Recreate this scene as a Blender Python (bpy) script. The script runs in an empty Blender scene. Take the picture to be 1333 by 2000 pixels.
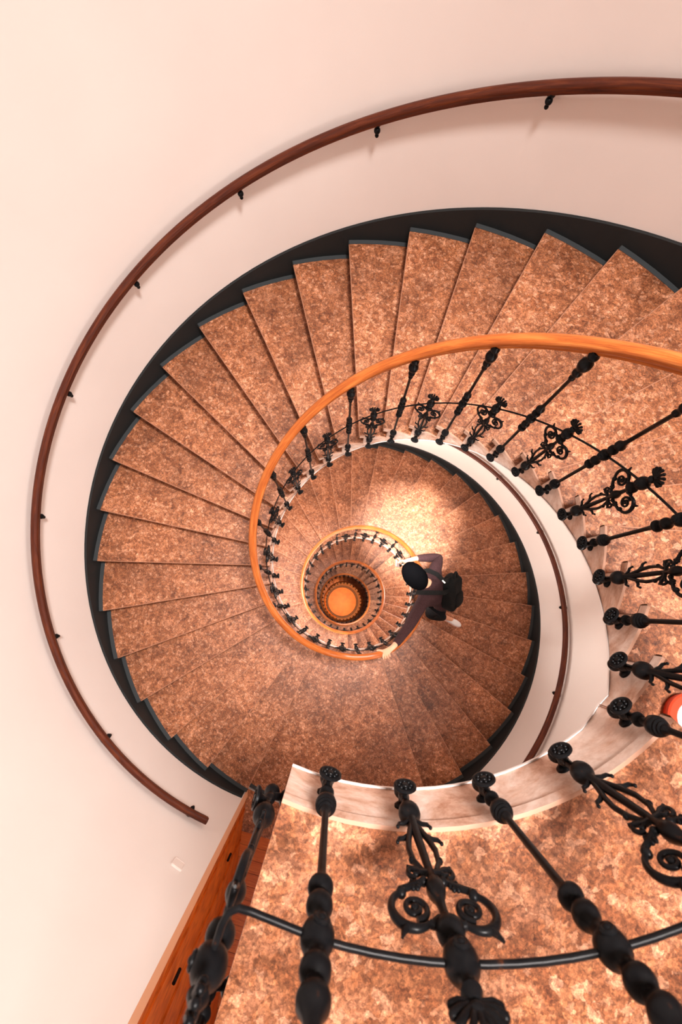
import bpy, math, random
from mathutils import Vector, Matrix
random.seed(7)
D2R = math.pi/180
C = bpy.context.scene.collection
sc = bpy.context.scene

# ------------------------------------------------------------------ camera
cam = bpy.data.cameras.new('camera'); camo = bpy.data.objects.new('camera', cam); C.objects.link(camo)
cam.sensor_fit = 'HORIZONTAL'; cam.sensor_width = 36.0; cam.lens = 875.857/1333*36
cam.clip_start = 0.02; cam.clip_end = 200
M = Matrix(((0.9552631, -0.2901196, 0.0574717), (0.2957033, 0.9331706, -0.2043337), (0.0056503, 0.212187, 0.9772127)))
camo.matrix_world = Matrix.Translation((-0.0721, -0.47247, 1.21752)) @ M.to_4x4()
cam.dof.use_dof = True; cam.dof.focus_distance = 2.3; cam.dof.aperture_fstop = 5.5
sc.camera = camo

# ------------------------------------------------------------------ world, light, exposure
w = bpy.data.worlds.new('world'); sc.world = w; w.use_nodes = True
w.node_tree.nodes['Background'].inputs[0].default_value = (1, .9, .82, 1)
w.node_tree.nodes['Background'].inputs[1].default_value = 0.0
sc.view_settings.view_transform = 'Standard'; sc.view_settings.look = 'None'
sc.view_settings.exposure = -0.15; sc.view_settings.gamma = 1; sc.view_settings.use_curve_mapping = False
try:
    sc.cycles.use_denoising = True; sc.cycles.max_bounces = 8; sc.cycles.diffuse_bounces = 6
    sc.cycles.sample_clamp_indirect = 8
except Exception: pass

def area(name, loc, direction, size, power, col, shape='RECTANGLE', size_y=None, spread=180):
    l = bpy.data.lights.new(name, 'AREA'); l.shape = shape; l.size = size
    if size_y: l.size_y = size_y
    l.energy = power; l.color = col; l.spread = spread*D2R
    o = bpy.data.objects.new(name, l); C.objects.link(o); o.location = loc
    o.rotation_euler = Vector(direction).to_track_quat('-Z', 'Y').to_euler()
    return o
SKY = (1.0, .90, .83)
area('skylight', (.75, .55, 4.85), (-.16, -.10, -1), 1.1, 215, (1, .925, .89), 'DISK', None, 75)  # assumed daylight from above, source out of view
sp = bpy.data.lights.new('rooflight_beam', 'SPOT'); sp.energy = 32000; sp.spot_size = 10.5*D2R; sp.spot_blend = 1.0; sp.shadow_soft_size = .25; sp.color = (1, .97, .94)  # added spot that makes the bright patch on the second flight
spo = bpy.data.objects.new('rooflight_beam', sp); C.objects.link(spo); spo.location = (-.45, -1.0, 4.8)
spo.rotation_euler = (Vector((.64, 1.20, -6.5))-Vector(spo.location)).to_track_quat('-Z', 'Y').to_euler()
area('ceiling_glow', (.2, .1, 4.9), (0, 0, -1), 4.4, 24, (1, .84, .72), 'DISK')  # added soft fill below the ceiling, out of view
area('landing_window_light', (.22, -5.1, -2.9), (0.0, 1, -.22), 1.0, 18, (1, .93, .88), 'RECTANGLE', 2.2)  # assumed daylight, source unseen; no window is built, the passage end is plain wall
# fill lights with added, unseen wall panes (built further down): angle, height, width, tall, power
FILL_PANES = [(318, -2.1, 1.0, 1.5, 40), (198, -5.55, 1.2, 1.7, 165), (262, -7.7, .9, 1.4, 190), (42, -11.3, .9, 1.4, 170), (15, -14.0, .9, 1.3, 170)]
for wa, wz, ww, wt, wp in FILL_PANES:
    c_, s_ = math.cos(wa*D2R), math.sin(wa*D2R)
    area('window_daylight', (2.66*c_, 2.66*s_, wz), (-c_, -s_, -.02), ww, wp, (1, .93, .87), 'RECTANGLE', wt)
area('hall_lamp_light', (0, 0, -22.2), (0, 0, -1), .5, 110, (1, .55, .25), 'DISK')  # assumed warm light over the hall floor; no lamp is built

# ------------------------------------------------------------------ materials
def newmat(name):
    m = bpy.data.materials.new(name); m.use_nodes = True
    return m, m.node_tree, m.node_tree.nodes['Principled BSDF']
def simple(name, col, rough=.6, metal=0, spec=.5):
    m, nt, b = newmat(name); b.inputs['Base Color'].default_value = (*col, 1); b.inputs['Roughness'].default_value = rough
    b.inputs['Metallic'].default_value = metal; b.inputs['Specular IOR Level'].default_value = spec
    return m
def ramp(nt, stops):
    r = nt.nodes.new('ShaderNodeValToRGB'); e = r.color_ramp.elements
    e[0].position, e[0].color = stops[0][0], (*stops[0][1], 1); e[1].position, e[1].color = stops[-1][0], (*stops[-1][1], 1)
    for p, c in stops[1:-1]:
        k = e.new(p); k.color = (*c, 1)
    return r
def coords(nt, rand=True, scale=(1, 1, 1)):
    tc = nt.nodes.new('ShaderNodeTexCoord'); mp = nt.nodes.new('ShaderNodeMapping'); mp.inputs['Scale'].default_value = scale
    nt.links.new(tc.outputs['Object'], mp.inputs['Vector'])
    if rand:
        oi = nt.nodes.new('ShaderNodeObjectInfo'); ml = nt.nodes.new('ShaderNodeMath'); ml.operation = 'MULTIPLY'; ml.inputs[1].default_value = 40
        nt.links.new(oi.outputs['Random'], ml.inputs[0])
        cx = nt.nodes.new('ShaderNodeCombineXYZ'); nt.links.new(ml.outputs[0], cx.inputs[0]); nt.links.new(ml.outputs[0], cx.inputs[2])
        nt.links.new(cx.outputs[0], mp.inputs['Location'])
    return mp.outputs['Vector']
def noise(nt, vec, scale, detail=4, rough=.6, dist=0):
    n = nt.nodes.new('ShaderNodeTexNoise'); n.inputs['Scale'].default_value = scale; n.inputs['Detail'].default_value = detail
    n.inputs['Roughness'].default_value = rough; n.inputs['Distortion'].default_value = dist
    nt.links.new(vec, n.inputs['Vector']); return n.outputs['Fac']
def mixc(nt, fac, a, b, mode='MIX'):
    m = nt.nodes.new('ShaderNodeMix'); m.data_type = 'RGBA'; m.blend_type = mode
    for k, v in ((0, fac), (6, a), (7, b)):
        if hasattr(v, 'is_linked') or hasattr(v, 'links'): nt.links.new(v, m.inputs[k])
        elif isinstance(v, tuple): m.inputs[k].default_value = (*v, 1)
        else: m.inputs[k].default_value = v
    return m.outputs[2]
def bump(nt, b, h, strength=.2, dist=.01):
    bp = nt.nodes.new('ShaderNodeBump'); bp.inputs['Strength'].default_value = strength; bp.inputs['Distance'].default_value = dist
    nt.links.new(h, bp.inputs['Height']); nt.links.new(bp.outputs[0], b.inputs['Normal'])

def make_stone():
    m, nt, b = newmat('mottled_brown_marble'); v = coords(nt)
    n1 = noise(nt, v, 1.7, 3, .6, .3); n2 = noise(nt, v, 9, 6, .7, 1.0); n3 = noise(nt, v, 100, 5, .85, .3)
    nn = nt.nodes.new('ShaderNodeTexNoise'); nn.inputs['Scale'].default_value = 26; nn.inputs['Detail'].default_value = 5; nn.inputs['Roughness'].default_value = .7; nt.links.new(v, nn.inputs['Vector'])
    sm = nt.nodes.new('ShaderNodeVectorMath'); sm.operation = 'SCALE'; sm.inputs['Scale'].default_value = .045
    wv = nt.nodes.new('ShaderNodeVectorMath'); wv.operation = 'ADD'
    nt.links.new(nn.outputs['Color'], sm.inputs[0]); nt.links.new(v, wv.inputs[0]); nt.links.new(sm.outputs[0], wv.inputs[1])
    def cells(scale, stops):
        vo = nt.nodes.new('ShaderNodeTexVoronoi'); vo.inputs['Scale'].default_value = scale; nt.links.new(wv.outputs[0], vo.inputs['Vector'])
        sp_ = nt.nodes.new('ShaderNodeSeparateColor'); nt.links.new(vo.outputs['Color'], sp_.inputs[0])
        r_ = ramp(nt, stops); nt.links.new(sp_.outputs[0], r_.inputs[0]); return r_.outputs[0]
    base = ramp(nt, [(.36, (0.14, 0.043, 0.017)), (.5, (0.292, 0.107, 0.044)), (.62, (0.475, 0.215, 0.118))]); nt.links.new(n2, base.inputs[0])
    peb = cells(44, [(.0, (0.097, 0.029, 0.012)), (.35, (0.248, 0.087, 0.035)), (.75, (0.432, 0.184, 0.082)), (1.0, (0.80, 0.46, 0.30))])
    c = mixc(nt, .36, base.outputs[0], peb)
    c = mixc(nt, .75, c, cells(125, [(.0, (.48, .43, .40)), (.5, (.95, .95, .95)), (1.0, (1.6, 1.55, 1.5))]), 'MULTIPLY')
    ed = nt.nodes.new('ShaderNodeTexVoronoi'); ed.feature = 'DISTANCE_TO_EDGE'; ed.inputs['Scale'].default_value = 44; nt.links.new(wv.outputs[0], ed.inputs['Vector'])
    er = ramp(nt, [(.0, (.62, .57, .55)), (.09, (1, 1, 1))]); nt.links.new(ed.outputs['Distance'], er.inputs[0])
    c = mixc(nt, .8, c, er.outputs[0], 'MULTIPLY')
    f = ramp(nt, [(.33, (.66, .62, .60)), (.66, (1.22, 1.2, 1.18))]); nt.links.new(n1, f.inputs[0])
    c = mixc(nt, 1.0, c, f.outputs[0], 'MULTIPLY')
    g = ramp(nt, [(.38, (.50, .46, .43)), (.5, (1, 1, 1)), (.63, (1.6, 1.56, 1.5))]); nt.links.new(n3, g.inputs[0])
    c = mixc(nt, .8, c, g.outputs[0], 'MULTIPLY')
    nt.links.new(c, b.inputs['Base Color'])
    b.inputs['Roughness'].default_value = .42; b.inputs['Specular IOR Level'].default_value = .42
    bump(nt, b, n3, .2, .004)
    return m
STONE = make_stone()

JOINT = simple('pale_mortar_joint', (.46, .25, .165), .7)
NOSING = simple('worn_pale_marble_edge', (.44, .21, .125), .5)  # highlight along the tread fronts, put into the colour

def make_fascia():
    m, nt, b = newmat('pale_limestone_edge'); v = coords(nt, False)
    n1 = noise(nt, v, 5, 6, .7, .5); n2 = noise(nt, v, 30, 5, .7)
    r = ramp(nt, [(.33, (.40, .17, .09)), (.46, (.66, .42, .31)), (.62, (.84, .68, .59))]); nt.links.new(n1, r.inputs[0])
    g = ramp(nt, [(.3, (.75, .7, .66)), (.6, (1, 1, 1))]); nt.links.new(n2, g.inputs[0])
    c = mixc(nt, .7, r.outputs[0], g.outputs[0], 'MULTIPLY'); nt.links.new(c, b.inputs['Base Color']); b.inputs['Roughness'].default_value = .6
    bump(nt, b, n2, .15, .004); return m
FASCIA = make_fascia()

def make_wall():
    m, nt, b = newmat('white_plaster'); v = coords(nt, False)
    n1 = noise(nt, v, 1.2, 3, .5); r = ramp(nt, [(.3, (.80, .735, .695)), (.7, (.84, .775, .735))]); nt.links.new(n1, r.inputs[0])
    nt.links.new(r.outputs[0], b.inputs['Base Color']); b.inputs['Roughness'].default_value = .8; b.inputs['Specular IOR Level'].default_value = .2
    bump(nt, b, noise(nt, v, 160, 2, .5), .05, .002); return m
WALL = make_wall()

def make_wood(name, dark, mid, light, rough=.35, scale=(1, 1, 1), ring=10):
    m, nt, b = newmat(name); v = coords(nt, False, scale)
    uv = nt.nodes.new('ShaderNodeUVMap'); mp = nt.nodes.new('ShaderNodeMapping'); mp.inputs['Scale'].default_value = scale
    nt.links.new(uv.outputs[0], mp.inputs[0]); v = mp.outputs[0]
    n = noise(nt, v, 3.0, 6, .65, .8)
    wv = nt.nodes.new('ShaderNodeTexWave'); wv.bands_direction = 'Y'; wv.inputs['Scale'].default_value = ring; wv.inputs['Distortion'].default_value = 7
    wv.inputs['Detail'].default_value = 4; wv.inputs['Detail Scale'].default_value = 1.2; nt.links.new(v, wv.inputs['Vector'])
    r = ramp(nt, [(.28, dark), (.5, mid), (.72, light)]); nt.links.new(n, r.inputs[0])
    g = ramp(nt, [(.0, (.72, .66, .62)), (.5, (1, 1, 1))]); nt.links.new(wv.outputs['Fac'], g.inputs[0])
    c = mixc(nt, .8, r.outputs[0], g.outputs[0], 'MULTIPLY'); nt.links.new(c, b.inputs['Base Color'])
    b.inputs['Roughness'].default_value = rough; b.inputs['Specular IOR Level'].default_value = .28; return m
RAILWOOD = make_wood('orange_oak', (.25, .055, .010), (.42, .105, .018), (.56, .18, .04), .33, (1.2, 14, 1), 3)
DARKWOOD = make_wood('red_brown_oak', (.035, .006, .002), (.085, .015, .004), (.16, .036, .009), .4, (1.2, 14, 1), 3)
DOORWOOD = make_wood('orange_door_wood', (.42, .075, .008), (.58, .12, .012), (.68, .17, .02), .4, (8, .8, 1), 1.5)
PARQUET = make_wood('orange_parquet', (.36, .07, .01), (.52, .12, .018), (.62, .18, .03), .4, (1, 6, 1), 2)
TRIMWOOD = simple('peach_painted_trim', (.80, .42, .24), .5)
SKIRT = simple('dark_slate_paint', (.011, .0135, .0145), .55, 0, .3)
BAND = simple('dark_grey_band', (.036, .042, .045), .7, 0, .3)
PLASTERSOFFIT = simple('soffit_plaster', (.86, .80, .76), .8)

def make_iron():
    m, nt, b = newmat('black_cast_iron'); v = coords(nt, False)
    n = noise(nt, v, 40, 4, .6); r = ramp(nt, [(.4, (.0035, .0035, .004)), (.66, (.006, .006, .0065)), (.80, (.07, .02, .006))]); nt.links.new(n, r.inputs[0])
    nt.links.new(r.outputs[0], b.inputs['Base Color']); b.inputs['Roughness'].default_value = .34; b.inputs['Metallic'].default_value = 0
    b.inputs['Specular IOR Level'].default_value = .10; bump(nt, b, n, .1, .003); return m
IRON = make_iron()
FLOORTILE = simple('brown_hall_floor', (.30, .11, .035), .5)
ORANGEDISC = None
def make_disc():
    m, nt, b = newmat('orange_hall_floor'); v = coords(nt, False); n = noise(nt, v, 3, 5, .6)
    r = ramp(nt, [(.35, (.60, .15, .018)), (.65, (.76, .22, .03))]); nt.links.new(n, r.inputs[0]); nt.links.new(r.outputs[0], b.inputs['Base Color']); b.inputs['Roughness'].default_value = .5
    return m
ORANGEDISC = make_disc()

# ------------------------------------------------------------------ mesh helpers
class MB:
    def __init__(s): s.v = []; s.f = []; s.mi = []; s.uv = []; s.cur = 0
    def vert(s, p): s.v.append(tuple(p)); return len(s.v)-1
    def face(s, idx, uv=None): s.f.append(tuple(idx)); s.mi.append(s.cur); s.uv.append(uv)
    def grid(s, pts, closed_u=False, closed_v=False, uvs=None):
        nu, nv = len(pts), len(pts[0]); b = len(s.v)
        for row in pts: s.v.extend(tuple(p) for p in row)
        for i in range(nu if closed_u else nu-1):
            for j in range(nv if closed_v else nv-1):
                i2 = (i+1) % nu; j2 = (j+1) % nv
                u = None
                if uvs: u = (uvs(i, j), uvs(i+1, j), uvs(i+1, j+1), uvs(i, j+1))
                s.face((b+i*nv+j, b+i2*nv+j, b+i2*nv+j2, b+i*nv+j2), u)
        return b
    def box(s, c, sz, rot=None):
        b = len(s.v); R = rot or Matrix.Identity(3)
        for dx in (-.5, .5):
            for dy in (-.5, .5):
                for dz in (-.5, .5): s.v.append(tuple(Vector(c)+R @ Vector((dx*sz[0], dy*sz[1], dz*sz[2]))))
        for q in ((0, 1, 3, 2), (4, 6, 7, 5), (0, 4, 5, 1), (2, 3, 7, 6), (0, 2, 6, 4), (1, 5, 7, 3)): s.face([b+k for k in q])
    def lathe(s, prof, n=16, origin=(0, 0, 0), rot=None):
        R = rot or Matrix.Identity(3); o = Vector(origin); rows = []
        for r, z in prof:
            rows.append([o+R @ Vector((r*math.cos(2*math.pi*k/n), r*math.sin(2*math.pi*k/n), z)) for k in range(n)])
        b = s.grid(rows, closed_v=True)
        s.face([b+k for k in range(n)][::-1]); s.face([b+(len(prof)-1)*n+k for k in range(n)])
    def sphere(s, c, r, n=14, m=9, sc_=(1, 1, 1), rot=None):
        prof = [(max(1e-4, r*math.sin(math.pi*k/m)), -r*math.cos(math.pi*k/m)) for k in range(m+1)]
        R = (rot or Matrix.Identity(3)) @ Matrix.Diagonal(Vector(sc_))
        s.lathe(prof, n, c, R)
    def tube(s, pts, rad, n=8, caps=True):
        P = [Vector(p) for p in pts]; rads = rad if isinstance(rad, (list, tuple)) else [rad]*len(P)
        t0 = (P[1]-P[0]).normalized(); up = Vector((0, 0, 1)) if abs(t0.z) < .9 else Vector((1, 0, 0))
        nrm = t0.cross(up).normalized(); rows = []
        for i, p in enumerate(P):
            t = (P[min(i+1, len(P)-1)]-P[max(i-1, 0)])
            if t.length < 1e-9: t = t0
            t.normalize(); nrm = (nrm-t*nrm.dot(t)).normalized(); bn = t.cross(nrm)
            rows.append([p+(nrm*math.cos(2*math.pi*k/n)+bn*math.sin(2*math.pi*k/n))*rads[i] for k in range(n)])
        b = s.grid(rows, closed_v=True)
        if caps: s.face([b+k for k in range(n)][::-1]); s.face([b+(len(P)-1)*n+k for k in range(n)])
    def build(s, name, mats, parent=None, smooth=False, angle=None):
        me = bpy.data.meshes.new(name); me.from_pydata(s.v, [], s.f)
        if not isinstance(mats, (list, tuple)): mats = [mats]
        for m in mats: me.materials.append(m)
        me.polygons.foreach_set('material_index', s.mi)
        if any(u for u in s.uv):
            ul = me.uv_layers.new(name='UVMap'); k = 0
            for u, f in zip(s.uv, s.f):
                for q in range(len(f)):
                    ul.data[k].uv = u[q] if u else (0, 0); k += 1
        me.update()
        import bmesh
        bm = bmesh.new(); bm.from_mesh(me); bmesh.ops.recalc_face_normals(bm, faces=bm.faces); bm.to_mesh(me); bm.free()
        if smooth:
            me.polygons.foreach_set('use_smooth', [True]*len(me.polygons))
            if angle is not None: me.set_sharp_from_angle(angle=angle*D2R)
        o = bpy.data.objects.new(name, me); C.objects.link(o)
        if parent: o.parent = parent
        return o
def tag(o, label=None, cat=None, group=None, kind=None):
    if label: o['label'] = label
    if cat: o['category'] = cat
    if group: o['group'] = group
    if kind: o['kind'] = kind
    return o
def empty(name, loc=(0, 0, 0), rz=0):
    o = bpy.data.objects.new(name, None); C.objects.link(o); o.location = loc; o.rotation_euler = (0, 0, rz); o.empty_display_size = .1
    return o
def cyl(r, deg, z): return Vector((r*math.cos(deg*D2R), r*math.sin(deg*D2R), z))

# ------------------------------------------------------------------ stair geometry
H = .17; RI = .945; RO = 2.842; RB = .912; ZB = -24.82
# flights: first nosing angle, step angle, index of last nosing, height of the landing above the flight
FL = [(-30.13, 10.753, 27, 0.0), (305.26, 10.708, 29, -4.76), (648.0, 10.7, 28, -9.86), (985.0, 10.8, 15, -14.79), (1202.0, 10.75, 27, -17.51), (1536.0, 10.75, 14, -22.27)]
LAND = []     # angle from, to, z
for i, (a0, da, n, z0) in enumerate(FL):
    e = a0+da*n; z1 = z0-(n+1)*H
    LAND.append((e, FL[i+1][0] if i+1 < len(FL) else e+60, z1))
def nose_line(t):
    if t <= FL[0][0]: return 0.0
    for i, (a0, da, n, z0) in enumerate(FL):
        e = a0+da*(n+1)
        if t < a0: return z0
        if t < e: return z0-(t-a0)/da*H
    return FL[-1][3]-(FL[-1][2]+1)*H
def smooth_line(t, w=9):
    return sum(nose_line(t+w*k/4) for k in range(-4, 5))/9
SOF = .28

def sector(name, a0, a1, z, rest, parent, a_front=None, landing=False, soffit=None, edge0=None):
    """tread or landing: slab from a0 (rear) to a1 (nosing); soffit(t) gives the underside"""
    mb = MB(); na = max(2, int((a1-a0)/3.5)+1); rs = [RI, RI+.010, 1.2, 1.6, 2.0, 2.4, RO-.02]
    lip = .038; th = .042
    solid = edge0 is not None
    if edge0 is None: edge0 = lambda r: a0-(lip+.001)/r/D2R
    def A(r, k, off=0.0):    # angle at fraction k with front edge pulled back by off metres
        s0 = a0 if edge0 is None else edge0(r)
        e = a1-(off/r)/D2R
        return s0+(e-s0)*k
    ks = [i/na for i in range(na+1)]
    top = [[cyl(r, A(r, k, .006), z) for k in ks] for r in rs]
    # slab as closed shell: top, front bevel, front, underside of lip
    mb.cur = 4
    mb.grid(top[:2])
    mb.cur = 0
    mb.grid(top[1:])
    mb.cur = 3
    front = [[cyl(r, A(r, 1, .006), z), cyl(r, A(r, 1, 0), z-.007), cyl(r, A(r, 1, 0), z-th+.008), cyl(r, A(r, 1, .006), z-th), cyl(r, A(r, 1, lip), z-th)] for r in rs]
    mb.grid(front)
    mb.cur = 0
    # riser
    sf = soffit
    mb.grid([[cyl(r, A(r, 1, lip), z-th), cyl(r, A(r, 1, lip), min(z-th-.01, sf(A(r, 1, lip))))] for r in rs])
    # back face
    mb.cur = 0
    mb.grid([[cyl(r, A(r, 0), z), cyl(r, A(r, 0), sf(A(r, 0)))] for r in rs])
    # inner edge (fascia): slab edge then body
    mb.cur = 1
    mb.grid([[cyl(RI, A(RI, k, .006), z), cyl(RI, A(RI, k, .006), z-th+.004)] for k in ks])
    mb.grid([[cyl(RI+.004, A(RI, k, lip), z-th+.004), cyl(RI+.004, A(RI, k, lip), sf(A(RI, k, lip)))] for k in ks])
    mb.cur = 2
    mb.grid([[cyl(RI-.003, A(RI, k, lip), sf(A(RI, k, lip))+.006), cyl(RI-.003, A(RI, k, lip), sf(A(RI, k, lip))-.003)] for k in ks])
    mb.grid([[cyl(RO-.02, A(RO, k, lip), z), cyl(RO-.02, A(RO, k, lip), sf(A(RO, k, lip)))] for k in ks])
    mb.grid([[cyl(r, A(r, k, lip), sf(A(r, k, lip))-.003) for k in ks] for r in [RI-.003]+rs[1:]])
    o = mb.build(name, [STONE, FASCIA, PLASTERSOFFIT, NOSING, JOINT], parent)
    # dark painted band along the wall end
    b = MB(); inner = RO-.062
    b.grid([[cyl(r, A(r, k, .005), z+.003) for k in ks] for r in (inner, RO-.02)])
    b.grid([[cyl(inner, A(inner, k, .005), z+.003), cyl(inner, A(inner, k, .005), z-.001)] for k in ks])
    b.grid([[cyl(r, A(r, 1, .005), z+.003), cyl(r, A(r, 1, -.001), z-.008), cyl(r, A(r, 1, -.001), z-th)] for r in (inner, RO-.02)])
    if landing != 'top': b.build('painted_edge_band', BAND, o)
    return o

NAMES = ['upper flight winding down from the top landing, brown marble treads with dark painted ends',
         'second flight of marble treads, the one the person stands on',
         'third flight of marble treads, seen small inside the second',
         'short fourth flight of marble treads around the well, far below',
         'fifth flight of treads in the dark lower well',
         'last flight of treads down to the hall floor']
flights = []
for i, (a0, da, n, z0) in enumerate(FL):
    fe = tag(empty('stair_flight', cyl(0, 0, z0-(n+1)*H)), NAMES[i], 'stairs', None, 'structure')
    fe.location = (0, 0, 0)
    flights.append(fe)
    sof = lambda t: nose_line(t)-SOF
    for j in range(1, n+1):
        sector('tread', a0+(j-1)*da-.3, a0+j*da, z0-j*H, None, fe, soffit=sof)
def landing_obj(name, a0, a1, z, label, edge0=None, kind='structure', top=False):
    o = sector(name, a0, a1, z, None, None, soffit=lambda t: z-.241-.045*max(0.0, min(1.0, (t-a1+9)/7)), landing='top' if top else True, edge0=edge0)
    tag(o, label, 'landing', None, kind); return o
landing_obj('stair_landing', 264, 329.87, 0.0, 'top landing of worn brown marble with a pale stone edge, nearest the viewer',
            edge0=lambda r: 270-math.asin(.068/r)/D2R, top=True)
LL = ['broad brown marble landing one floor down, in front of the wood lined doorway', 'narrow marble landing two floors down', 'marble landing three floors down',
      'wide marble landing seen at the top of the innermost ring', 'landing in the dark lower well']
for (e, s, z), lab in zip(LAND[:5], LL): landing_obj('stair_landing', e-.3, s, z, lab)

# ------------------------------------------------------------------ outer wall, skirting, ceiling, floor
DOOR0, DOOR1, DZ0, DZ1 = 260.0, 285.5, -4.76, -1.25
mb = MB(); degs = [0, 2.5]; a = 0; degs = []
x = DOOR0
while x < DOOR0+360-1e-6:
    degs.append(x)
    x += 2.55 if x < DOOR1-.01 else (DOOR0+360-DOOR1)/134
degs.append(DOOR0+360)
zs = [ZB-.1, -20, -16, -12, -8, DZ0, -3.5, -2.3, DZ1, 0, 1.5, 3.2, 5.0]
W0 = []
for q in degs: W0.append([cyl(RO, q, z) for z in zs])
b = len(mb.v)
for row in W0: mb.v.extend(tuple(p) for p in row)
nz = len(zs)
for i in range(len(degs)-1):
    for j in range(nz-1):
        mid = (degs[i]+degs[i+1])/2
        if mid < DOOR1 and DZ0-.01 <= zs[j] < DZ1-.01: continue
        mb.face((b+i*nz+j, b+(i+1)*nz+j, b+(i+1)*nz+j+1, b+i*nz+j+1))
wall = mb.build('wall_outer', WALL, None, True); tag(wall, kind='structure')
def helix_band(name, t0, t1, zlow, zhigh, r0, thick, mat, step=2.0):
    m = MB(); n = int((t1-t0)/step)+1; rows = []
    for k in range(n+1):
        t = t0+(t1-t0)*k/n; lo = zlow(t); hi = zhigh(t)
        rows.append([cyl(r0, t, lo), cyl(r0-thick, t, lo), cyl(r0-thick, t, hi-.006), cyl(r0-thick+.006, t, hi), cyl(r0, t, hi)])
    m.grid(rows, closed_v=True); q = len(rows[0])
    m.face(list(range(q))); m.face([n*q+k for k in range(q)])
    return m.build(name, mat, None)
def sk_hi(t): return smooth_line(t, 5)+.132
def sk_lo(t): return nose_line(t)-.24
o = helix_band('baseboard_outer', -29, DOOR0-.2, sk_lo, sk_hi, RO+.002, .022, SKIRT); tag(o, kind='structure')
o = helix_band('baseboard_lower', DOOR1+.4, 615, sk_lo, sk_hi, RO+.002, .022, SKIRT); tag(o, kind='structure')
o = helix_band('baseboard_deep', 615, 1560, sk_lo, sk_hi, RO+.002, .022, SKIRT, 4); tag(o, kind='structure')
# ceiling with an assumed round rooflight, out of view
mb = MB(); mb.grid([[cyl(r, t*6, 5.0) for t in range(61)] for r in (.001, 1.4, 2.0, RO)])
tag(mb.build('ceiling', WALL), kind='structure')
mb = MB(); mb.grid([[Vector((.75+r*math.cos(t*10*D2R), .55+r*math.sin(t*10*D2R), 4.985)) for t in range(37)] for r in (.001, 1.2)])
sky_mb = mb
# hall floor
mb = MB(); mb.grid([[cyl(r, t*6, ZB) for t in range(61)] for r in (.001, 1, 2.0, RO)])
tag(mb.build('floor_hall', FLOORTILE), kind='structure')
mb = MB(); mb.lathe([(.80, ZB), (.80, ZB+.02)], 64)
tag(mb.build('round_floor_inlay', ORANGEDISC), 'round orange floor at the very bottom of the stairwell', 'floor inlay')
mb = MB(); mb.grid([[cyl(r, t*6, z) for r, z in ((.80, ZB), (.80, ZB+.03), (.835, ZB+.03), (.835, ZB))] for t in range(61)])
mb.grid([[cyl(r, t*6, z) for r, z in ((.875, ZB), (.875, ZB+.03), (.90, ZB+.03), (.90, ZB))] for t in range(61)])
tag(mb.build('floor_ring', SKIRT), 'dark double ring bordering the round orange floor at the bottom', 'floor border')

PANE = newmat('window_daylight_glass'); PANE[2].inputs['Emission Color'].default_value = (1, .95, .9, 1); PANE[2].inputs['Emission Strength'].default_value = 3; PANE = PANE[0]
PANE6 = newmat('rooflight_glass'); PANE6[2].inputs['Emission Color'].default_value = (1, .95, .9, 1); PANE6[2].inputs['Emission Strength'].default_value = 1.5  # glowing disc for the assumed rooflight, out of view
tag(sky_mb.build('window_6', PANE6[0]), kind='structure')
for i_, (wa, wz, ww, wt, wp) in enumerate(FILL_PANES):  # framed glowing panes added to the wall out of view, to match the fill lights
    hw = ww/2/RO/D2R; m = MB()
    m.grid([[cyl(RO-.012, wa-hw+2*hw*k/6, z) for k in range(7)] for z in (wz-wt/2, wz+wt/2)])
    o = m.build('window_%d' % (i_+1), PANE); tag(o, kind='structure')
    m = MB(); f = .05
    for z in (wz-wt/2, wz, wz+wt/2): m.grid([[cyl(r, wa-hw-.8+2*(hw+.8)*k/6, zz) for k in range(7)] for r, zz in ((RO, z-f/2), (RO-.06, z-f/2), (RO-.06, z+f/2), (RO, z+f/2))])
    for a_ in (wa-hw, wa, wa+hw): m.grid([[cyl(r, a_+q, z) for z in (wz-wt/2, wz+wt/2)] for r, q in ((RO, -.5), (RO-.06, -.5), (RO-.06, .5), (RO, .5))])
    m.build('window_frame', TRIMWOOD, o)

# passage behind the wall opening on the lower landing
cA = cyl(RO, DOOR0, 0); cB = cyl(RO, DOOR1, 0)
dirA = Vector((.195, -1, 0)).normalized(); dirB = Vector((-.05, -1, 0)).normalized()
def planar(name, p, q, z0, z1, th, mat, parent=None, uvs=1.0):
    p = Vector(p); q = Vector(q); d = (q-p); L = d.length; nrm = Vector((-d.y, d.x, 0)).normalized()*th
    m = MB(); P = [p, q, q+nrm, p+nrm]
    for z in (z0, z1):
        for k in P: m.vert((k.x, k.y, z))
    for k in range(4):
        k2 = (k+1) % 4; u = L if k % 2 == 0 else th
        m.face((k, k2, k2+4, k+4), ((0, 0), (u, 0), (u, z1-z0), (0, z1-z0)))
    m.face((0, 1, 2, 3)); m.face((4, 5, 6, 7))
    return m.build(name, mat, parent)
Lend = cA+dirA*2.6; Rend = cB+dirB*2.6
o = planar('door_1', cA+dirA*.03, Lend, DZ0, DZ1+.2, -.05, DOORWOOD); tag(o, kind='structure')
for k, off in enumerate((.2, .52, .86)):     # raised vertical mouldings of the panelled lining
    p = cA+dirA*off; nn = Vector((-dirA.y, dirA.x, 0)).normalized()
    planar('moulding', p+nn*.001, p+dirA*.035+nn*.001, DZ0+.05, DZ1, .014, DOORWOOD, o)
hm = MB(); hp = cA+dirA*.34+Vector((-dirA.y, dirA.x, 0)).normalized()*.03
for hz in (-4.0, -2.5): hm.lathe([(.012, hz), (.012, hz+.12)], 10, (hp.x, hp.y, 0))
hm.build('hinge', IRON, o)
o = planar('trim_1', cA+Vector((.0, -.002, 0)), cA+dirA*.085+Vector((.016, 0, 0)), DZ0, DZ1+.1, -.03, TRIMWOOD); tag(o, kind='structure')
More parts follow.
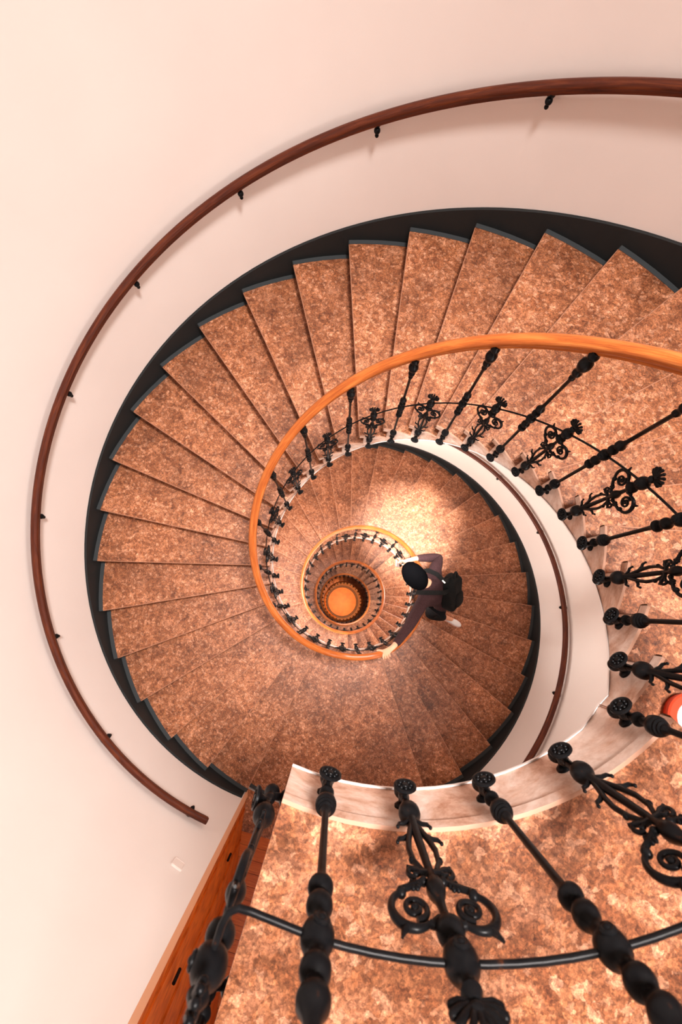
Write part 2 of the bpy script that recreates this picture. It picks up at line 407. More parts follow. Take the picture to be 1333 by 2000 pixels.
o = planar('wall_passage_right', cB, Rend, DZ0, DZ1+.2, .05, WALL); tag(o, kind='structure')
o = planar('wall_passage_end', Lend, Rend, DZ0, DZ1+.2, -.05, WALL); tag(o, kind='structure')
mb = MB(); q = [cA, cB, Rend, Lend]; [mb.vert((p.x, p.y, DZ1)) for p in q]; [mb.vert((p.x, p.y, DZ1+.1)) for p in q]
mb.face((0, 1, 2, 3)); mb.face((4, 5, 6, 7)); [mb.face((k, (k+1) % 4, (k+1) % 4+4, k+4)) for k in range(4)]
tag(mb.build('ceiling_passage', WALL), kind='structure')
mb = MB()
for k in range(12):
    p = cA.lerp(cB, k/12); 
mb.grid([[Vector((*(cyl(RO, DOOR0+(DOOR1-DOOR0)*k/8, 0)).xy, DZ0)) for k in range(9)],
         [Vector((*(cA+dirA*.46).lerp(cB+dirB*.46, k/8).xy, DZ0)) for k in range(9)]])
tag(mb.build('floor_threshold', STONE), kind='structure')
mb = MB(); y0 = .46; planks = 16
for k in range(planks):
    t0 = y0+(2.6-y0)*k/planks; t1 = y0+(2.6-y0)*(k+1)/planks-.004
    P = [cA+dirA*t0, cB+dirB*t0, cB+dirB*t1, cA+dirA*t1]; b = len(mb.v)
    for p in P: mb.vert((p.x, p.y, DZ0-.004))
    mb.face((b, b+1, b+2, b+3), ((0, k), (1.3, k), (1.3, k+.25), (0, k+.25)))
P = [cA+dirA*y0, cB+dirB*y0, Rend, Lend]; b = len(mb.v); mb.cur = 1
for p in P: mb.vert((p.x, p.y, DZ0-.01))
mb.face((b, b+1, b+2, b+3))
tag(mb.build('floor_passage', [PARQUET, simple('plank_gap', (.08, .02, .005), .8)]), kind='structure')

# ------------------------------------------------------------------ rails
def rail_mesh(name, path, prof, mat, parent=None, caps=True, seg=.0):
    """sweep a profile (out, up) along path of (pos, outward)"""
    m = MB(); n = len(prof); rows = []; L = [0.0]
    for i in range(1, len(path)): L.append(L[-1]+(path[i][0]-path[i-1][0]).length)
    per = [0.0]
    for k in range(n): per.append(per[-1]+math.dist(prof[k], prof[(k+1) % n]))
    for i, (p, out) in enumerate(path):
        t = (path[min(i+1, len(path)-1)][0]-path[max(i-1, 0)][0]).normalized()
        out = (out-t*out.dot(t)).normalized(); up = out.cross(t); up = up if up.z > 0 else -up
        rows.append([p+out*a+up*b_ for a, b_ in prof])
    m.grid(rows, closed_v=True, uvs=lambda i, j: (L[min(i, len(L)-1)], per[min(j, n)]))
    if caps: m.face(list(range(n))); m.face([(len(path)-1)*n+k for k in range(n)])
    return m.build(name, mat, parent, True, 40)
def oval(w, h, n=18, groove=True):
    P = []
    for k in range(n):
        a = 2*math.pi*k/n; c, s_ = math.cos(a), math.sin(a)
        P.append((w/2*math.copysign(abs(c)**.8, c), h/2*math.copysign(abs(s_)**.85, s_)))
    return P
HP = [(-.020, -.026), (.020, -.026), (.021, -.014), (.029, -.008), (.0335, .004), (.031, .015), (.022, .023), (.009, .027), (-.009, .027), (-.022, .023), (-.031, .015), (-.0335, .004), (-.029, -.008), (-.021, -.014)]
HPW = [(-.019, -.032), (.019, -.032), (.021, -.012), (.027, -.006), (.030, .006), (.028, .020), (.018, .030), (.006, .034), (-.006, .034), (-.018, .030), (-.028, .020), (-.030, .006), (-.027, -.006), (-.021, -.012)]
def helix_path(t0, t1, r, up, step=2.0, w=9):
    n = int((t1-t0)/step)+1
    return [(cyl(r(t0+(t1-t0)*k/n) if callable(r) else r, t0+(t1-t0)*k/n, smooth_line(t0+(t1-t0)*k/n, w)+up), cyl(1, t0+(t1-t0)*k/n, 0)) for k in range(n+1)]
HR = 1.02; RR = .925

# ---- baluster prototypes, z=0 at the rosette, x outward (towards the stair), y along the rail
def rosette_mb():
    m = MB()
    R = Matrix.Rotation(-78*D2R, 3, 'Y')      # face turned into the well and slightly up
    c0 = Vector((-.030, 0, .046))
    prof = [(.009, -.030), (.008, -.018), (.013, -.008), (.025, -.003), (.030, .002), (.029, .007), (.024, .0085), (.020, .005), (.010, .005), (.008, .009), (.0005, .010)]
    m.lathe(prof, 22, c0, R)
    for k in range(8):
        a = 2*math.pi*k/8; m.sphere(c0+R @ Vector((.0155*math.cos(a), .0155*math.sin(a), .0055)), .0050, 8, 5, (1, 1, .6))
    m.lathe([(.006, -.040), (.016, -.032), (.021, -.020), (.019, -.008), (.012, .000), (.011, .012), (.015, .022), (.014, .032), (.010, .040), (.0105, .052)], 16)
    m.tube([(0, 0, .008), (.016, 0, -.004), (.036, 0, -.008)], .010, 10)            # arm into the stone
    m.lathe([(.020, 0), (.020, .006), (.012, .012)], 14, (.036, 0, -.008), Matrix.Rotation(-90*D2R, 3, 'Y'))
    return m
def boss(m):     # round boss on the joint ball where the rod passes
    m.lathe([(.012, .020), (.013, .025), (.010, .028), (.006, .0275), (.004, .030), (.0005, .031)], 12, (0, 0, .590), Matrix.Rotation(-90*D2R, 3, 'Y'))
def plain_mb(top):
    m = MB()
    P = [(.0095, .045), (.010, .068), (.016, .073), (.0190, .082), (.016, .091), (.0095, .096), (.0095, .124), (.018, .129), (.0235, .137), (.0255, .149), (.0245, .160),
         (.021, .163), (.0215, .168), (.017, .172), (.0172, .177), (.0125, .181), (.013, .186), (.009, .192), (.0078, .205), (.0078, .43), (.0095, .452), (.011, .458)]
    P += [(.0165, .464), (.0215, .471), (.0215, .478), (.0175, .487), (.011, .491), (.0115, .503), (.0175, .508), (.021, .516), (.0212, .526), (.017, .536), (.011, .541), (.011, .559)]
    P += [(.015, .569), (.0220, .576), (.0245, .585), (.0245, .595), (.0220, .604), (.015, .611), (.011, .615), (.011, .632), (.017, .637), (.0212, .645), (.021, .654), (.0165, .662), (.011, .666), (.0115, .678), (.017, .683), (.0218, .692), (.021, .702), (.014, .713), (.0105, .725), (.0082, .74)]
    t = top
    P += [(.0080, t-.20), (.013, t-.195), (.014, t-.185), (.0105, t-.178), (.012, t-.165), (.019, t-.155), (.020, t-.143), (.014, t-.132), (.0145, t-.124), (.024, t-.108), (.0285, t-.088), (.026, t-.068), (.018, t-.055), (.014, t-.045), (.021, t-.035), (.022, t-.022), (.016, t-.012), (.014, t)]
    m.lathe(P, 18)
    boss(m); return m
def scroll_lower_mb():
    m = MB()
    m.lathe([(.0095, .045), (.0095, .088), (.017, .094), (.0235, .104), (.0262, .117), (.0255, .131), (.020, .143), (.013, .150), (.0105, .157), (.0085, .30), (.008, .36)], 18)
    return m
def spiral(c, r0, r1, a0, turns, n=26, sgn=1):
    P = []
    for k in range(n+1):
        u = k/n; a = a0+sgn*turns*2*math.pi*u; r = r0+(r1-r0)*u**.85
        P.append((0, c[0]+r*math.cos(a), c[1]+r*math.sin(a)))
    return P
def ornament_mb():
    m = MB()
    for s_ in (1, -1):
        m.tube([(0, s_*.004, .165), (0, s_*.012, .20), (0, s_*.026, .245), (0, s_*.034, .29), (0, s_*.030, .335), (0, s_*.016, .365)], [.007, .0085, .008, .0075, .007, .006], 8)
        for z0, y0, L in ((.165, .012, .028), (.235, .026, .026)):
            m.tube([(0, s_*y0, z0), (0, s_*(y0+L*.5), z0+.010), (0, s_*(y0+L), z0+.012), (0, s_*(y0+L+.006), z0+.024)], [.007, .006, .0055, .004], 7)
            m.sphere((0, s_*(y0+L+.006), z0+.026), .0055, 8, 6)
        m.tube(spiral((s_*.036, .372), .020, .006, math.pi/2 if s_ > 0 else math.pi/2, 1.1, 18, -s_), .0058, 7)      # collar curl
        m.sphere((0, s_*.034, .330), .0085, 8, 6); m.sphere((0, s_*.022, .400), .0105, 9, 6, (1, 1, .8))
        # flower under the big volute
        for k in range(6):
            a = k*math.pi/3; m.sphere((0, s_*(.045)+.0095*math.cos(a), .412+.0095*math.sin(a)), .0062, 8, 5)
        m.sphere((.002, s_*.045, .412), .006, 8, 5)
        # big volute: outer C then inward spiral
        cy, cz = s_*.060, .478
        P = []
        for k in range(15):
            a = (-70+k*14.5)*D2R if s_ > 0 else (250-k*14.5)*D2R
            P.append((0, cy+s_*.004+.042*math.cos(a), cz+.046*math.sin(a)))
        m.tube(P, [.0055+.0035*math.sin(math.pi*k/14) for k in range(15)], 8)
        m.sphere(P[0], .0115, 10, 7)
        m.tube([P[-1], (0, s_*.030, .515), (0, s_*.012, .50)], .008, 8)
        m.tube([(0, s_*.020, .395), (0, s_*.045, .412), (0, s_*.075, .425), (0, s_*.088, .44)], [.006, .007, .007, .006], 7)
        m.tube(spiral((cy-s_*.002, cz-.002), .030, .006, math.pi/2, 1.6, 34, s_), [.0068-.0022*k/34 for k in range(35)], 8)
        m.sphere((0, cy-s_*.002, cz-.002), .0085, 9, 6)
        m.tube([(0, s_*.080, .520), (0, s_*.090, .532), (0, s_*.095, .545)], [.008, .006, .003], 7)
    m.tube([(0, -.052, .355), (0, -.02, .372), (0, .02, .372), (0, .052, .355)], [.005, .0075, .0075, .005], 7)
    m.lathe([(.009, .36), (.010, .392), (.016, .402), (.0205, .415), (.021, .428), (.016, .443), (.0105, .455), (.009, .48), (.010, .50)], 16)
    return m
def scroll_top_mb():
    m = MB()
    m.lathe([(.009, .495), (.0105, .508), (.017, .513), (.0222, .523), (.0222, .534), (.0175, .544), (.011, .549), (.011, .561), (.017, .566), (.0232, .574), (.0252, .584), (.0252, .597), (.021, .608), (.0135, .616), (.010, .621), (.010, .634), (.015, .640), (.0115, .648), (.008, .655)], 18)
    boss(m)
    return m
def crown_mb():
    m = MB()
    for k in range(9):
        a = (-96+24*k)*D2R; s_, c = math.sin(a), math.cos(a); L = .040+.008*c
        m.tube([(0, 0, .650), (0, .012*s_, .655+.012*c), (-.004, L*.7*s_, .662+L*.75*c), (.0, L*s_, .664+L*c), (.008, L*.95*s_, .664+L*.98*c)], [.004, .005, .0065, .0075, .004], 7)
        m.sphere((.002, L*s_, .664+L*c), .0085, 8, 6)
    m.sphere((0, 0, .668), .014, 10, 7, (.8, 1, 1)); return m
TOPP = HR+.185-.024
ros_me = rosette_mb(); 
protos = {}
def mesh_of(mb, name):
    o = mb.build(name, IRON, None, True, 50); me = o.data; bpy.data.objects.remove(o); return me
ME = dict(rosette=mesh_of(rosette_mb(), 'rosette'), plain=mesh_of(plain_mb(TOPP), 'plain_baluster'), low=mesh_of(scroll_lower_mb(), 'scroll_stem'),
          orn=mesh_of(ornament_mb(), 'scroll_ornament'), top=mesh_of(scroll_top_mb(), 'scroll_joint'), crown=mesh_of(crown_mb(), 'crown'))
def merged(keys, name):
    import bmesh
    bm = bmesh.new()
    for k in keys: bm.from_mesh(ME[k])
    me = bpy.data.meshes.new(name); bm.to_mesh(me); bm.free(); me.materials.append(IRON); return me
for k_ in ('orn', 'crown'):
    ME[k_].transform(Matrix.Diagonal((.85, .80, 1, 1)) if k_ == 'orn' else Matrix.Translation((0, 0, .65)) @ Matrix.Diagonal((.78, .78, .78, 1)) @ Matrix.Translation((0, 0, -.65)))
ME['plain_all'] = merged(['rosette', 'plain'], 'plain_baluster'); ME['scroll_all'] = merged(['rosette', 'low', 'orn', 'top', 'crown'], 'scroll_baluster')
def add(name, me, parent, loc=(0, 0, 0), rz=0):
    o = bpy.data.objects.new(name, me); C.objects.link(o); o.parent = parent; o.location = loc; o.rotation_euler = (0, 0, rz); return o
def baluster(parent, kind, loc, rz, detail, scale=1):
    if kind == 'P':
        if not detail: return add('baluster', ME['plain_all'], parent, loc, rz)
        o = add('baluster', ME['plain'], parent, loc, rz); add('rosette', ME['rosette'], o); return o
    if not detail: return add('scroll_baluster', ME['scroll_all'], parent, loc, rz)
    o = add('scroll_baluster', ME['low'], parent, loc, rz)
    add('rosette', ME['rosette'], o); add('scrollwork', ME['orn'], o); add('joint_ball', ME['top'], o); add('palmette_finial', ME['crown'], o)
    return o
BAL = ['cast iron balustrade of the top landing with scrolled and plain balusters, nearest the viewer',
       'balustrade of the upper flight, orange wooden handrail on black iron balusters',
       'balustrade of the second flight that the person holds, orange handrail',
       'balustrade of the third flight, small ring inside the second',
       'balustrade of the fourth flight, innermost fully lit ring',
       'dark balustrade of the fifth flight deep in the well', 'lowest balustrade just above the hall floor']
def rod_mesh(parent, pts, r=.0062): 
    m = MB(); m.tube(pts, r, 8); return m.build('connecting_rod', IRON, parent, True)
# top landing balustrade
bt = tag(empty('balustrade', (0, 0, 0)), BAL[0], 'balustrade')
EX = -.100
tops = [(272.1, 'P'), (284.9, 'S'), (298.4, 'P'), (312.7, 'S'), (326.1, 'P')]
for a_, k in tops: baluster(bt, k, cyl(RB, a_, -.115), a_*D2R, True)
baluster(bt, 'S', (EX, -.988, -.115), 0, True)
for y_, k in ((-1.43, 'P'), (-1.86, 'S'), (-2.3, 'P')): baluster(bt, k, (EX, y_, -.115), 0, True)
rz_ = -.115+.592
pts = [Vector((EX, y_, rz_)) for y_ in (-2.75, -2.0, -1.4, -1.05, -.988, -.935)]+[Vector((EX+.004, -.918, rz_)), Vector((EX+.016, -.909, rz_)), Vector((EX+.035, -.908, rz_))]+[cyl(RB, 272.1+k*2.5, rz_) for k in range(24)]
rod_mesh(bt, pts, .0054)
hp = [(Vector((EX, y_, HR)), Vector((1, 0, 0))) for y_ in (-2.78, -2.2, -1.6, -1.1)]
for k in range(1, 6):
    a_ = k/6; th = 180-90*a_*1.0
    hp.append((Vector((EX+.10-.10*math.cos(a_*math.pi/2), -1.03+.105*math.sin(a_*math.pi/2), HR)), Vector((math.cos(a_*math.pi/2), -math.sin(a_*math.pi/2), 0))))
hp += [(cyl(RR, t, smooth_line(t)+HR), cyl(1, t, 0)) for t in range(272, 329, 3) for t in [t-360+360]] if False else [(cyl(RR, t, HR), cyl(1, t, 0)) for t in range(271, 329, 3)]
rail_mesh('handrail', hp, HP, RAILWOOD, bt)
# flights
def seq_balusters(i):
    a0, da, n, z0 = FL[i]; out = []
    for j in range(0, n+1): out.append((a0+(j+.54)*da, None))
    e, s_, z = LAND[i]
    if i < 5:
        last = a0+(n+.54)*da; gap = s_+.54*FL[i+1][1]-last
        k = max(1, round(gap/11.6)); 
        for q in range(1, k): out.append((last+gap*q/k, None))
    return out
par = 0
for i in range(6):
    be = tag(empty('balustrade', (0, 0, 0)), BAL[i+1], 'balustrade')
    seq = seq_balusters(i); nextstart = FL[i+1][0] if i < 5 else LAND[5][0]+20
    for a_, _ in seq:
        kind = 'S' if par % 2 == 0 else 'P'; par += 1
        baluster(be, kind, cyl(RB, a_, smooth_line(a_, 6)-.185), (a_ % 360)*D2R, i < 2)
    s0 = FL[i][0]-(3.9 if i == 0 else 0)
    t = s0; pts = []
    while t < nextstart-.01: pts.append(cyl(RB, t, smooth_line(t, 6)-.185+.592)); t += 2.5 if i < 3 else 4
    pts.append(cyl(RB, nextstart, smooth_line(nextstart, 6)-.185+.592))
    rod_mesh(be, pts, .0048)
    rail_mesh('handrail', helix_path(s0, nextstart, RR, HR, 2.0 if i < 3 else 4), HP, RAILWOOD, be)

# wall handrails
def wall_rail(t0, t1, brackets, label):
    e = tag(empty('wall_handrail', (0, 0, 0)), label, 'handrail')
    rail_mesh('rail', helix_path(t0, t1, RO-.068, 1.0, 2.0, 5), HPW, DARKWOOD, e)
    for a_ in brackets:
        z = smooth_line(a_, 5)+1.0; m = MB()
        P = [cyl(RO+.003, a_, z-.075), cyl(RO-.03, a_, z-.085), cyl(RO-.06, a_, z-.070), cyl(RO-.068, a_, z-.030)]
        m.tube(P, [.008, .009, .009, .008], 8)
        R = Matrix.Rotation(a_*D2R, 3, 'Z') @ Matrix.Rotation(-90*D2R, 3, 'Y')
        m.lathe([(.026, 0), (.026, .010), (.013, .020)], 14, cyl(RO, a_, z-.075), R)
        m.sphere(cyl(RO-.066, a_, z-.075), .023, 12, 8); m.sphere(cyl(RO-.066, a_, z-.108), .014, 10, 7)
        m.lathe([(.022, -.036), (.022, -.030)], 10, cyl(RO-.068, a_, z))
        m.build('bracket', IRON, e, True)
    return e
wall_rail(-20, 255.9, [0.5, 21.6, 42.7, 63.7, 84.8, 106.1, 127.1, 148.1, 168.9, 190, 211, 231.3, 252.2], 'long dark wooden handrail curving along the white wall of the upper flight')
wall_rail(303, 612, [325, 346.6, 368.8, 391, 411.7, 433, 454, 475, 496, 517, 538, 559, 580, 601], 'brown wooden wall handrail of the second flight, right of the person')

# blank cover plate on the wall
pl = MB(); ca, cz = 255.6, -2.88; Rz = Matrix.Rotation(ca*D2R, 3, 'Z')
n = 24; ring = []
for off, s_ in ((.0, 1), (-.010, 1), (-.014, .86), (-.012, .80)):
    row = []
    for k in range(n):
        a = 2*math.pi*k/n; c_, s2 = math.cos(a), math.sin(a)
        row.append(cyl(RO-.001, ca, cz)+Rz @ Vector((off, .052*s_*math.copysign(abs(c_)**.35, c_), .052*s_*math.copysign(abs(s2)**.35, s2))))
    ring.append(row)
b = pl.grid(ring, closed_v=True); pl.face([b+3*n+k for k in range(n)])
tag(pl.build('wall_plate', simple('plate_plastic', (.84, .76, .71), .4)), 'small blank white cover plate on the wall below the handrail end', 'wall plate')

# red rimmed white tin on the first step
tin = MB(); cx_, cy_ = cyl(1.075, -23.6, 0).xy
tin = empty('round_tin', (.972, -.466, -.17)); tag(tin, 'round white container with a red rim on the step, at the right edge', 'container')
RED = simple('red_plastic', (.75, .06, .02), .35); WHT = simple('white_lid', (.9, .88, .85), .4)
m = MB(); m.lathe([(.058, .0), (.062, .004), (.064, .022), (.069, .025), (.070, .034), (.066, .038), (.046, .038)], 32); m.build('body', RED, tin, True, 40)
m = MB(); m.lathe([(.047, .034), (.047, .040), (.043, .042), (.0005, .043)], 32); m.build('lid', WHT, tin, True, 40)

# ------------------------------------------------------------------ person
SKIN = simple('skin', (.72, .36, .22), .5); HAIR = simple('black_hair', (.003, .003, .0035), 1.0, 0, 0)
def make_cloth(name, a_, b_):
    m, nt, b = newmat(name); v = coords(nt, False); n = noise(nt, v, 90, 3, .7); r = ramp(nt, [(.35, a_), (.65, b_)])
    nt.links.new(n, r.inputs[0]); nt.links.new(r.outputs[0], b.inputs['Base Color']); b.inputs['Roughness'].default_value = .9; b.inputs['Specular IOR Level'].default_value = .15; return m
SWEAT = make_cloth('maroon_melange_knit', (.022, .010, .011), (.055, .024, .025)); TROUS = make_cloth('black_trouser_cloth', (.004, .004, .005), (.010, .010, .011))
PACK = make_cloth('black_nylon', (.004, .004, .004), (.009, .0085, .008)); SHOE = simple('white_canvas', (.80, .80, .80), .6); SOLE = simple('pink_rubber_sole', (.80, .45, .36), .6)
def skin_obj(name, joints, bones, mat, parent, root, sub=2):
    ks = list(joints); me = bpy.data.meshes.new(name); me.from_pydata([joints[k][0] for k in ks], [(ks.index(a), ks.index(b_)) for a, b_ in bones], [])
    me.materials.append(mat); o = bpy.data.objects.new(name, me); C.objects.link(o); o.parent = parent
    sk = o.modifiers.new('skin', 'SKIN'); sk.use_smooth_shade = True; sk.branch_smoothing = .35
    if not me.skin_vertices: pass
    for i, k in enumerate(ks):
        r = joints[k][1]; r = r if isinstance(r, tuple) else (r, r); me.skin_vertices[0].data[i].radius = r
        me.skin_vertices[0].data[i].use_root = (k == root)
    s2 = o.modifiers.new('sub', 'SUBSURF'); s2.levels = sub; s2.render_levels = sub
    return o
per = tag(empty('person', (0, 0, 0)), 'person in a maroon sweater leaning over the second handrail with a camera phone', 'person')
V = Vector
J = dict(pelvis=(V((1.195, .044, -4.74)), (.17, .13)), waist=(V((1.10, .06, -4.56)), (.155, .12)), chest=(V((.985, .092, -4.36)), (.18, .14)), neck=(V((.86, .135, -4.22)), .075),
         rsh=(V((.875, -.07, -4.29)), .085), rel=(V((.755, -.39, -4.02)), .068), rwr=(V((.612, -.650, -3.725)), .043),
         lsh=(V((.915, .33, -4.30)), .085), lel=(V((.975, .53, -4.50)), .068), lwr=(V((.665, .405, -4.335)), .043))
TB = [('pelvis', 'waist'), ('waist', 'chest'), ('chest', 'neck'), ('chest', 'rsh'), ('rsh', 'rel'), ('rel', 'rwr'), ('chest', 'lsh'), ('lsh', 'lel'), ('lel', 'lwr')]
# body: one continuous skinned surface incl. neck, head, arms, hands, legs
B = {k: (v[0].copy(), tuple(.82*x for x in v[1]) if isinstance(v[1], tuple) else v[1]*.72) for k, v in J.items()}
B['neck'] = (V((.845, .135, -4.215)), .06)
B['skull0'] = (V((.775, .150, -4.165)), .075); B['skull1'] = (V((.665, .175, -4.115)), .115); B['face'] = (V((.60, .195, -4.14)), .08)
B['rwr'] = (V((.600, -.668, -3.712)), .030); B['lwr'] = (V((.650, .395, -4.33)), .030)
B['rhip'] = (V((1.165, -.05, -4.84)), .10); B['rkn'] = (V((1.15, -.155, -5.13)), .062); B['ran'] = (V((1.475, -.122, -5.48)), .036)
B['rball'] = (V((1.60, -.123, -5.575)), .026)
B['lhip'] = (V((1.19, .13, -4.84)), .10); B['lkn'] = (V((1.14, .17, -5.36)), .062); B['lan'] = (V((1.25, .25, -5.86)), .036); B['lball'] = (V((1.15, .27, -5.92)), .026)
BB = [(a, b_) for a, b_ in TB]+[('neck', 'skull0'), ('skull0', 'skull1'), ('skull1', 'face'), ('pelvis', 'rhip'), ('rhip', 'rkn'), ('rkn', 'ran'), ('ran', 'rball'), ('pelvis', 'lhip'), ('lhip', 'lkn'), ('lkn', 'lan'), ('lan', 'lball')]
def hand(pref, wrist, palm, fdirs, thumb, r=.0115):
    B[pref+'pm'] = (palm, (.038, .020)); BB.append((wrist, pref+'pm'))
    for i, (base, segs) in enumerate(fdirs):
        prev = pref+'pm'
        for k, p in enumerate([base]+segs):
            nm = '%sf%d_%d' % (pref, i, k); B[nm] = (p, r*(1.05-.12*k)); BB.append((prev, nm)); prev = nm
    prev = pref+'pm'
    for k, p in enumerate(thumb):
        nm = '%st_%d' % (pref, k); B[nm] = (p, r*1.15*(1-.1*k)); BB.append((prev, nm)); prev = nm
# right hand lies over the handrail, fingers wrapping over its outer side; rail tangent there
ta = 306*D2R; tan_ = V((-math.sin(ta), math.cos(ta), 0)); out_ = V((math.cos(ta), math.sin(ta), 0)); up_ = V((0, 0, 1))
railc = V((RR*math.cos(ta), RR*math.sin(ta), smooth_line(306)+HR))
pm = railc+up_*.052+tan_*.0-out_*.005
fd = []
for i, (s_, L) in enumerate(((.036, .92), (.012, 1.0), (-.012, .95), (-.036, .78))):
    b0 = pm+out_*.030-tan_*(s_+.01)+up_*-.003
    fd.append((b0, [b0+out_*.028*L+up_*-.012, b0+out_*.040*L+up_*-.042*L, b0+out_*.030*L+up_*-.068*L]))
hand('r', 'rwr', pm, fd, [pm-tan_*.030-out_*.022+up_*-.004, pm-tan_*.062-out_*.038+up_*-.014, pm-tan_*.092-out_*.044+up_*-.022])
# left hand holding the phone
ph = V((.455, .262, -4.262)); lp = V((.560, .330, -4.300)); d_ = (ph-lp).normalized(); sd = V((d_.y, -d_.x, 0)).normalized()
fd = []
for i, (o_, L) in enumerate(((.034, .9), (.012, 1.0), (-.010, .95), (-.032, .8))):
    b0 = lp+d_*.040+V((0, 0, 1))*o_*.8+sd*.012
    fd.append((b0, [b0+d_*.030*L+sd*.010, b0+d_*.058*L+sd*.006, b0+d_*.078*L-sd*.010]))
hand('l', 'lwr', lp, fd, [lp+d_*.02-sd*.026+V((0, 0, .02)), lp+d_*.055-sd*.034+V((0, 0, .024)), lp+d_*.085-sd*.026+V((0, 0, .02))])
skin_obj('body', B, BB, SKIN, per, 'pelvis', 2)
J['hem'] = (V((1.235, .04, -4.82)), (.185, .14))
J2 = dict(J); skin_obj('sweater', J2, TB+[('pelvis', 'hem')], SWEAT, per, 'chest', 2)
T = dict(pelvis=(V((1.20, .045, -4.80)), .15), rhip=(B['rhip'][0], .118), rkn=(B['rkn'][0], .085), rcf=(B['rkn'][0].lerp(B['ran'][0], .45), .078), ran=(B['rkn'][0].lerp(B['ran'][0], .86), .055),
         lhip=(B['lhip'][0], .118), lkn=(B['lkn'][0], .085), lcf=(B['lkn'][0].lerp(B['lan'][0], .45), .078), lan=(B['lkn'][0].lerp(B['lan'][0], .88), .055))
skin_obj('trousers', T, [('pelvis', 'rhip'), ('rhip', 'rkn'), ('rkn', 'rcf'), ('rcf', 'ran'), ('pelvis', 'lhip'), ('lhip', 'lkn'), ('lkn', 'lcf'), ('lcf', 'lan')], TROUS, per, 'pelvis', 2)
# hair cap: long dome over the head, face (nose, ears) on the well side
hx = V((.82, -.50, -.28)).normalized(); hy = V((0, 0, 1)).cross(hx).normalized(); hz = hx.cross(hy)
HM = Matrix((hx, hy, hz)).transposed()
m = MB(); m.sphere((.672, .158, -4.075), 1, 28, 18, (.190, .132, .135), HM); hair = m.build('hair', HAIR, per, True)
tx = bpy.data.textures.new('hairnoise', 'CLOUDS'); tx.noise_scale = .02
dm = hair.modifiers.new('d', 'DISPLACE'); dm.texture = tx; dm.strength = .012; dm.mid_level = .5
m = MB(); m.sphere((.575, .205, -4.195), .022, 10, 8, (1, 1, 1.3)); 
for s_ in (1, -1): m.sphere(V((.68, .165, -4.15))+hy*(.118*s_), .030, 10, 8, (1, .45, 1.2))
m.build('face_features', SKIN, per, True)
def shoe(heel, toe, up, nm='shoe'):
    d = (toe-heel); L = d.length; x_ = d.normalized(); y_ = up.cross(x_).normalized(); z_ = x_.cross(y_)
    R = Matrix((x_, y_, z_)).transposed(); sts = [(-.03, .024, .05), (0, .034, .085), (.22, .038, .092), (.45, .040, .072), (.7, .046, .055), (.9, .038, .042), (1.0, .022, .03), (1.03, .008, .02)]
    m = MB(); rows = []
    for u, hw, ht in sts:
        rows.append([heel+R @ V((u*L, hw*math.copysign(abs(math.cos(a))**.7, math.cos(a)), .012+ht/2+ht/2*math.sin(a))) for a in [2*math.pi*k/14 for k in range(14)]])
    b = m.grid(rows, closed_v=True); m.face([b+k for k in range(14)]); m.face([b+(len(sts)-1)*14+k for k in range(14)])
    o = m.build(nm, SHOE, per, True)
    m = MB(); rows = []
    for u, hw, ht in sts: rows.append([heel+R @ V((u*L, q*(hw+.006), z)) for q, z in ((-1, 0), (1, 0), (1, .020), (-1, .020))])
    b = m.grid(rows, closed_v=True); m.face([b, b+1, b+2, b+3]); m.face([b+(len(sts)-1)*4+k for k in range(4)])
    m.build('sole', SOLE, o, True, 40); return o
zt = -4.76-5*H
shoe(V((1.445, -.115, zt+.004)), V((1.715, -.165, zt+.004)), V((0, 0, 1)))
zl = -4.76-8*H
shoe(V((1.32, .215, zl+.004)), V((1.09, .31, zl+.004)), V((0, 0, 1)))

# backpack on the back
bp_ = tag(empty('backpack', (1.26, .15, -4.5)), 'small black backpack with grab handle on the back of the person', 'backpack')
ax = V((.36, -.78, -.52)).normalized()   # from top to bottom of the pack
bk = V((.80, .02, .60)); bk = (bk-ax*bk.dot(ax)).normalized(); sdv = ax.cross(bk)
RM = Matrix((sdv, bk, ax)).transposed()
pc = V((1.215, .145, -4.45))
def packblob(c, sx, sy, sz, pw=.55, n=28, mm=18):
    m = MB(); rows = []
    for j in range(mm+1):
        ph_ = -math.pi/2+math.pi*j/mm; row = []
        for k in range(n):
            a = 2*math.pi*k/n
            cp = math.copysign(abs(math.cos(ph_))**pw, math.cos(ph_)); sp = math.copysign(abs(math.sin(ph_))**pw, math.sin(ph_))
            row.append(c+RM @ V((sx*cp*math.copysign(abs(math.cos(a))**pw, math.cos(a)), sy*cp*math.copysign(abs(math.sin(a))**pw, math.sin(a)), sz*sp)))
        rows.append(row)
    m.grid(rows, closed_v=True); return m
def loc(o):   # shift mesh so it is relative to its parent's origin
    o.data.transform(Matrix.Translation(-bp_.location)); return o
o = loc(packblob(pc, .155, .105, .23, .62).build('bag_body', PACK, bp_, True))
tx2 = bpy.data.textures.new('foldnoise', 'CLOUDS'); tx2.noise_scale = .11
dm = o.modifiers.new('d', 'DISPLACE'); dm.texture = tx2; dm.strength = .055; dm.mid_level = .5; dm.texture_coords = 'LOCAL'
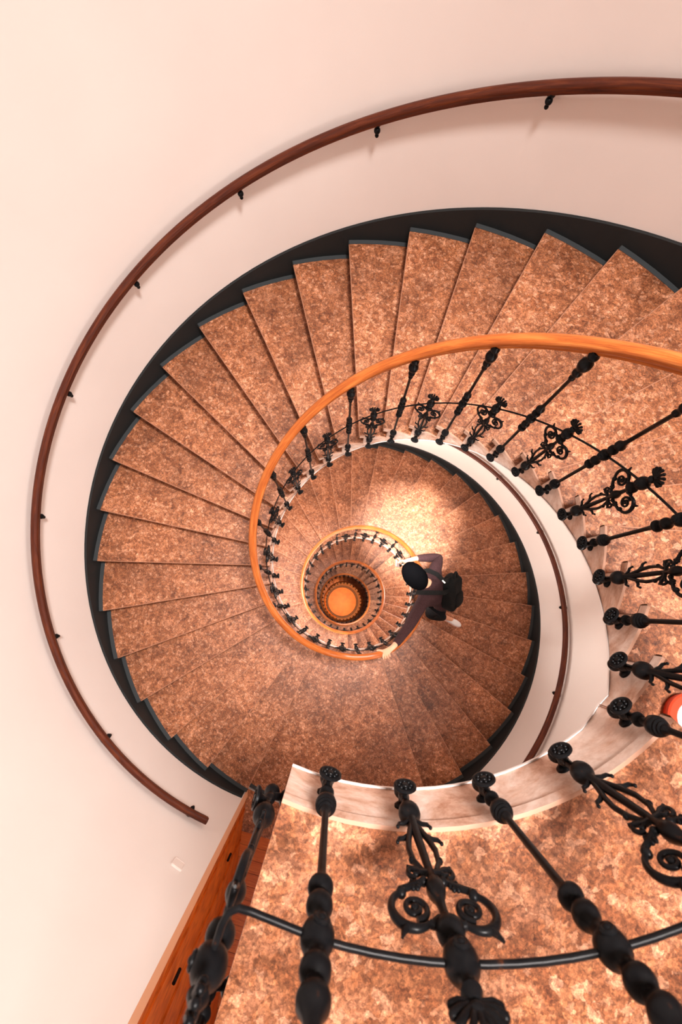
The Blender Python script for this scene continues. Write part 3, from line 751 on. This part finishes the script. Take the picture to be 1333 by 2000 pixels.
loc(packblob(pc+bk*.075+ax*.07, .105, .05, .10, .6).build('front_pocket', PACK, bp_, True))
hc = pc-ax*.215+bk*.03; m = MB()
m.tube([hc+sdv*.045*math.cos(a)-ax*(.075*math.sin(a))+bk*.03 for a in [math.pi*k/10 for k in range(11)]], .013, 8); loc(m.build('grab_handle', PACK, bp_, True))
# straps over the shoulders
for sgn, pts in (('l', [pc-ax*.19-sdv*.02, V((1.03, .215, -4.205)), V((.93, .265, -4.175)), V((.845, .285, -4.215)), V((.80, .27, -4.33))]),
                 ('r', [pc-ax*.06+sdv*-.01, V((1.06, .085, -4.20)), V((.95, .045, -4.175)), V((.86, .015, -4.20)), V((.79, .0, -4.30))])):
    m = MB(); rows = []
    for k, p in enumerate(pts):
        t = (pts[min(k+1, len(pts)-1)]-pts[max(k-1, 0)]).normalized(); s_ = V((0, 1, 0)); s_ = (s_-t*s_.dot(t)).normalized(); nn = t.cross(s_); nn = nn if nn.z > 0 else -nn
        p = p+nn*.018; rows.append([p+s_*.027, p+s_*.027+nn*.009, p-s_*.027+nn*.009, p-s_*.027])
    b = m.grid(rows, closed_v=True); m.face([b, b+1, b+2, b+3]); loc(m.build('shoulder_strap', PACK, bp_, True, 50))
m = MB(); m.box(V((1.03, .205, -4.165))-bp_.location, (.045, .016, .006), Matrix.Rotation(-.5, 3, 'Z')); m.build('white_tag', simple('tag_white', (.85, .85, .85), .5), bp_)

# phone
pe = tag(empty('phone', ph), 'silver phone held out over the stairwell by the person', 'phone')
Rp = Matrix.Rotation(15*D2R, 3, 'Z') @ Matrix.Rotation(70*D2R, 3, 'Y') 
m = MB(); m.box((0, 0, 0), (.16, .078, .010), Rp); o = m.build('phone_body', simple('silver_case', (.75, .72, .70), .3, .6), pe)
bv = o.modifiers.new('b', 'BEVEL'); bv.width = .003; bv.segments = 2
m = MB(); m.box(Rp @ V((0, 0, -.0056)), (.145, .068, .001), Rp); m.build('screen', simple('phone_screen', (.02, .02, .025), .15), pe)
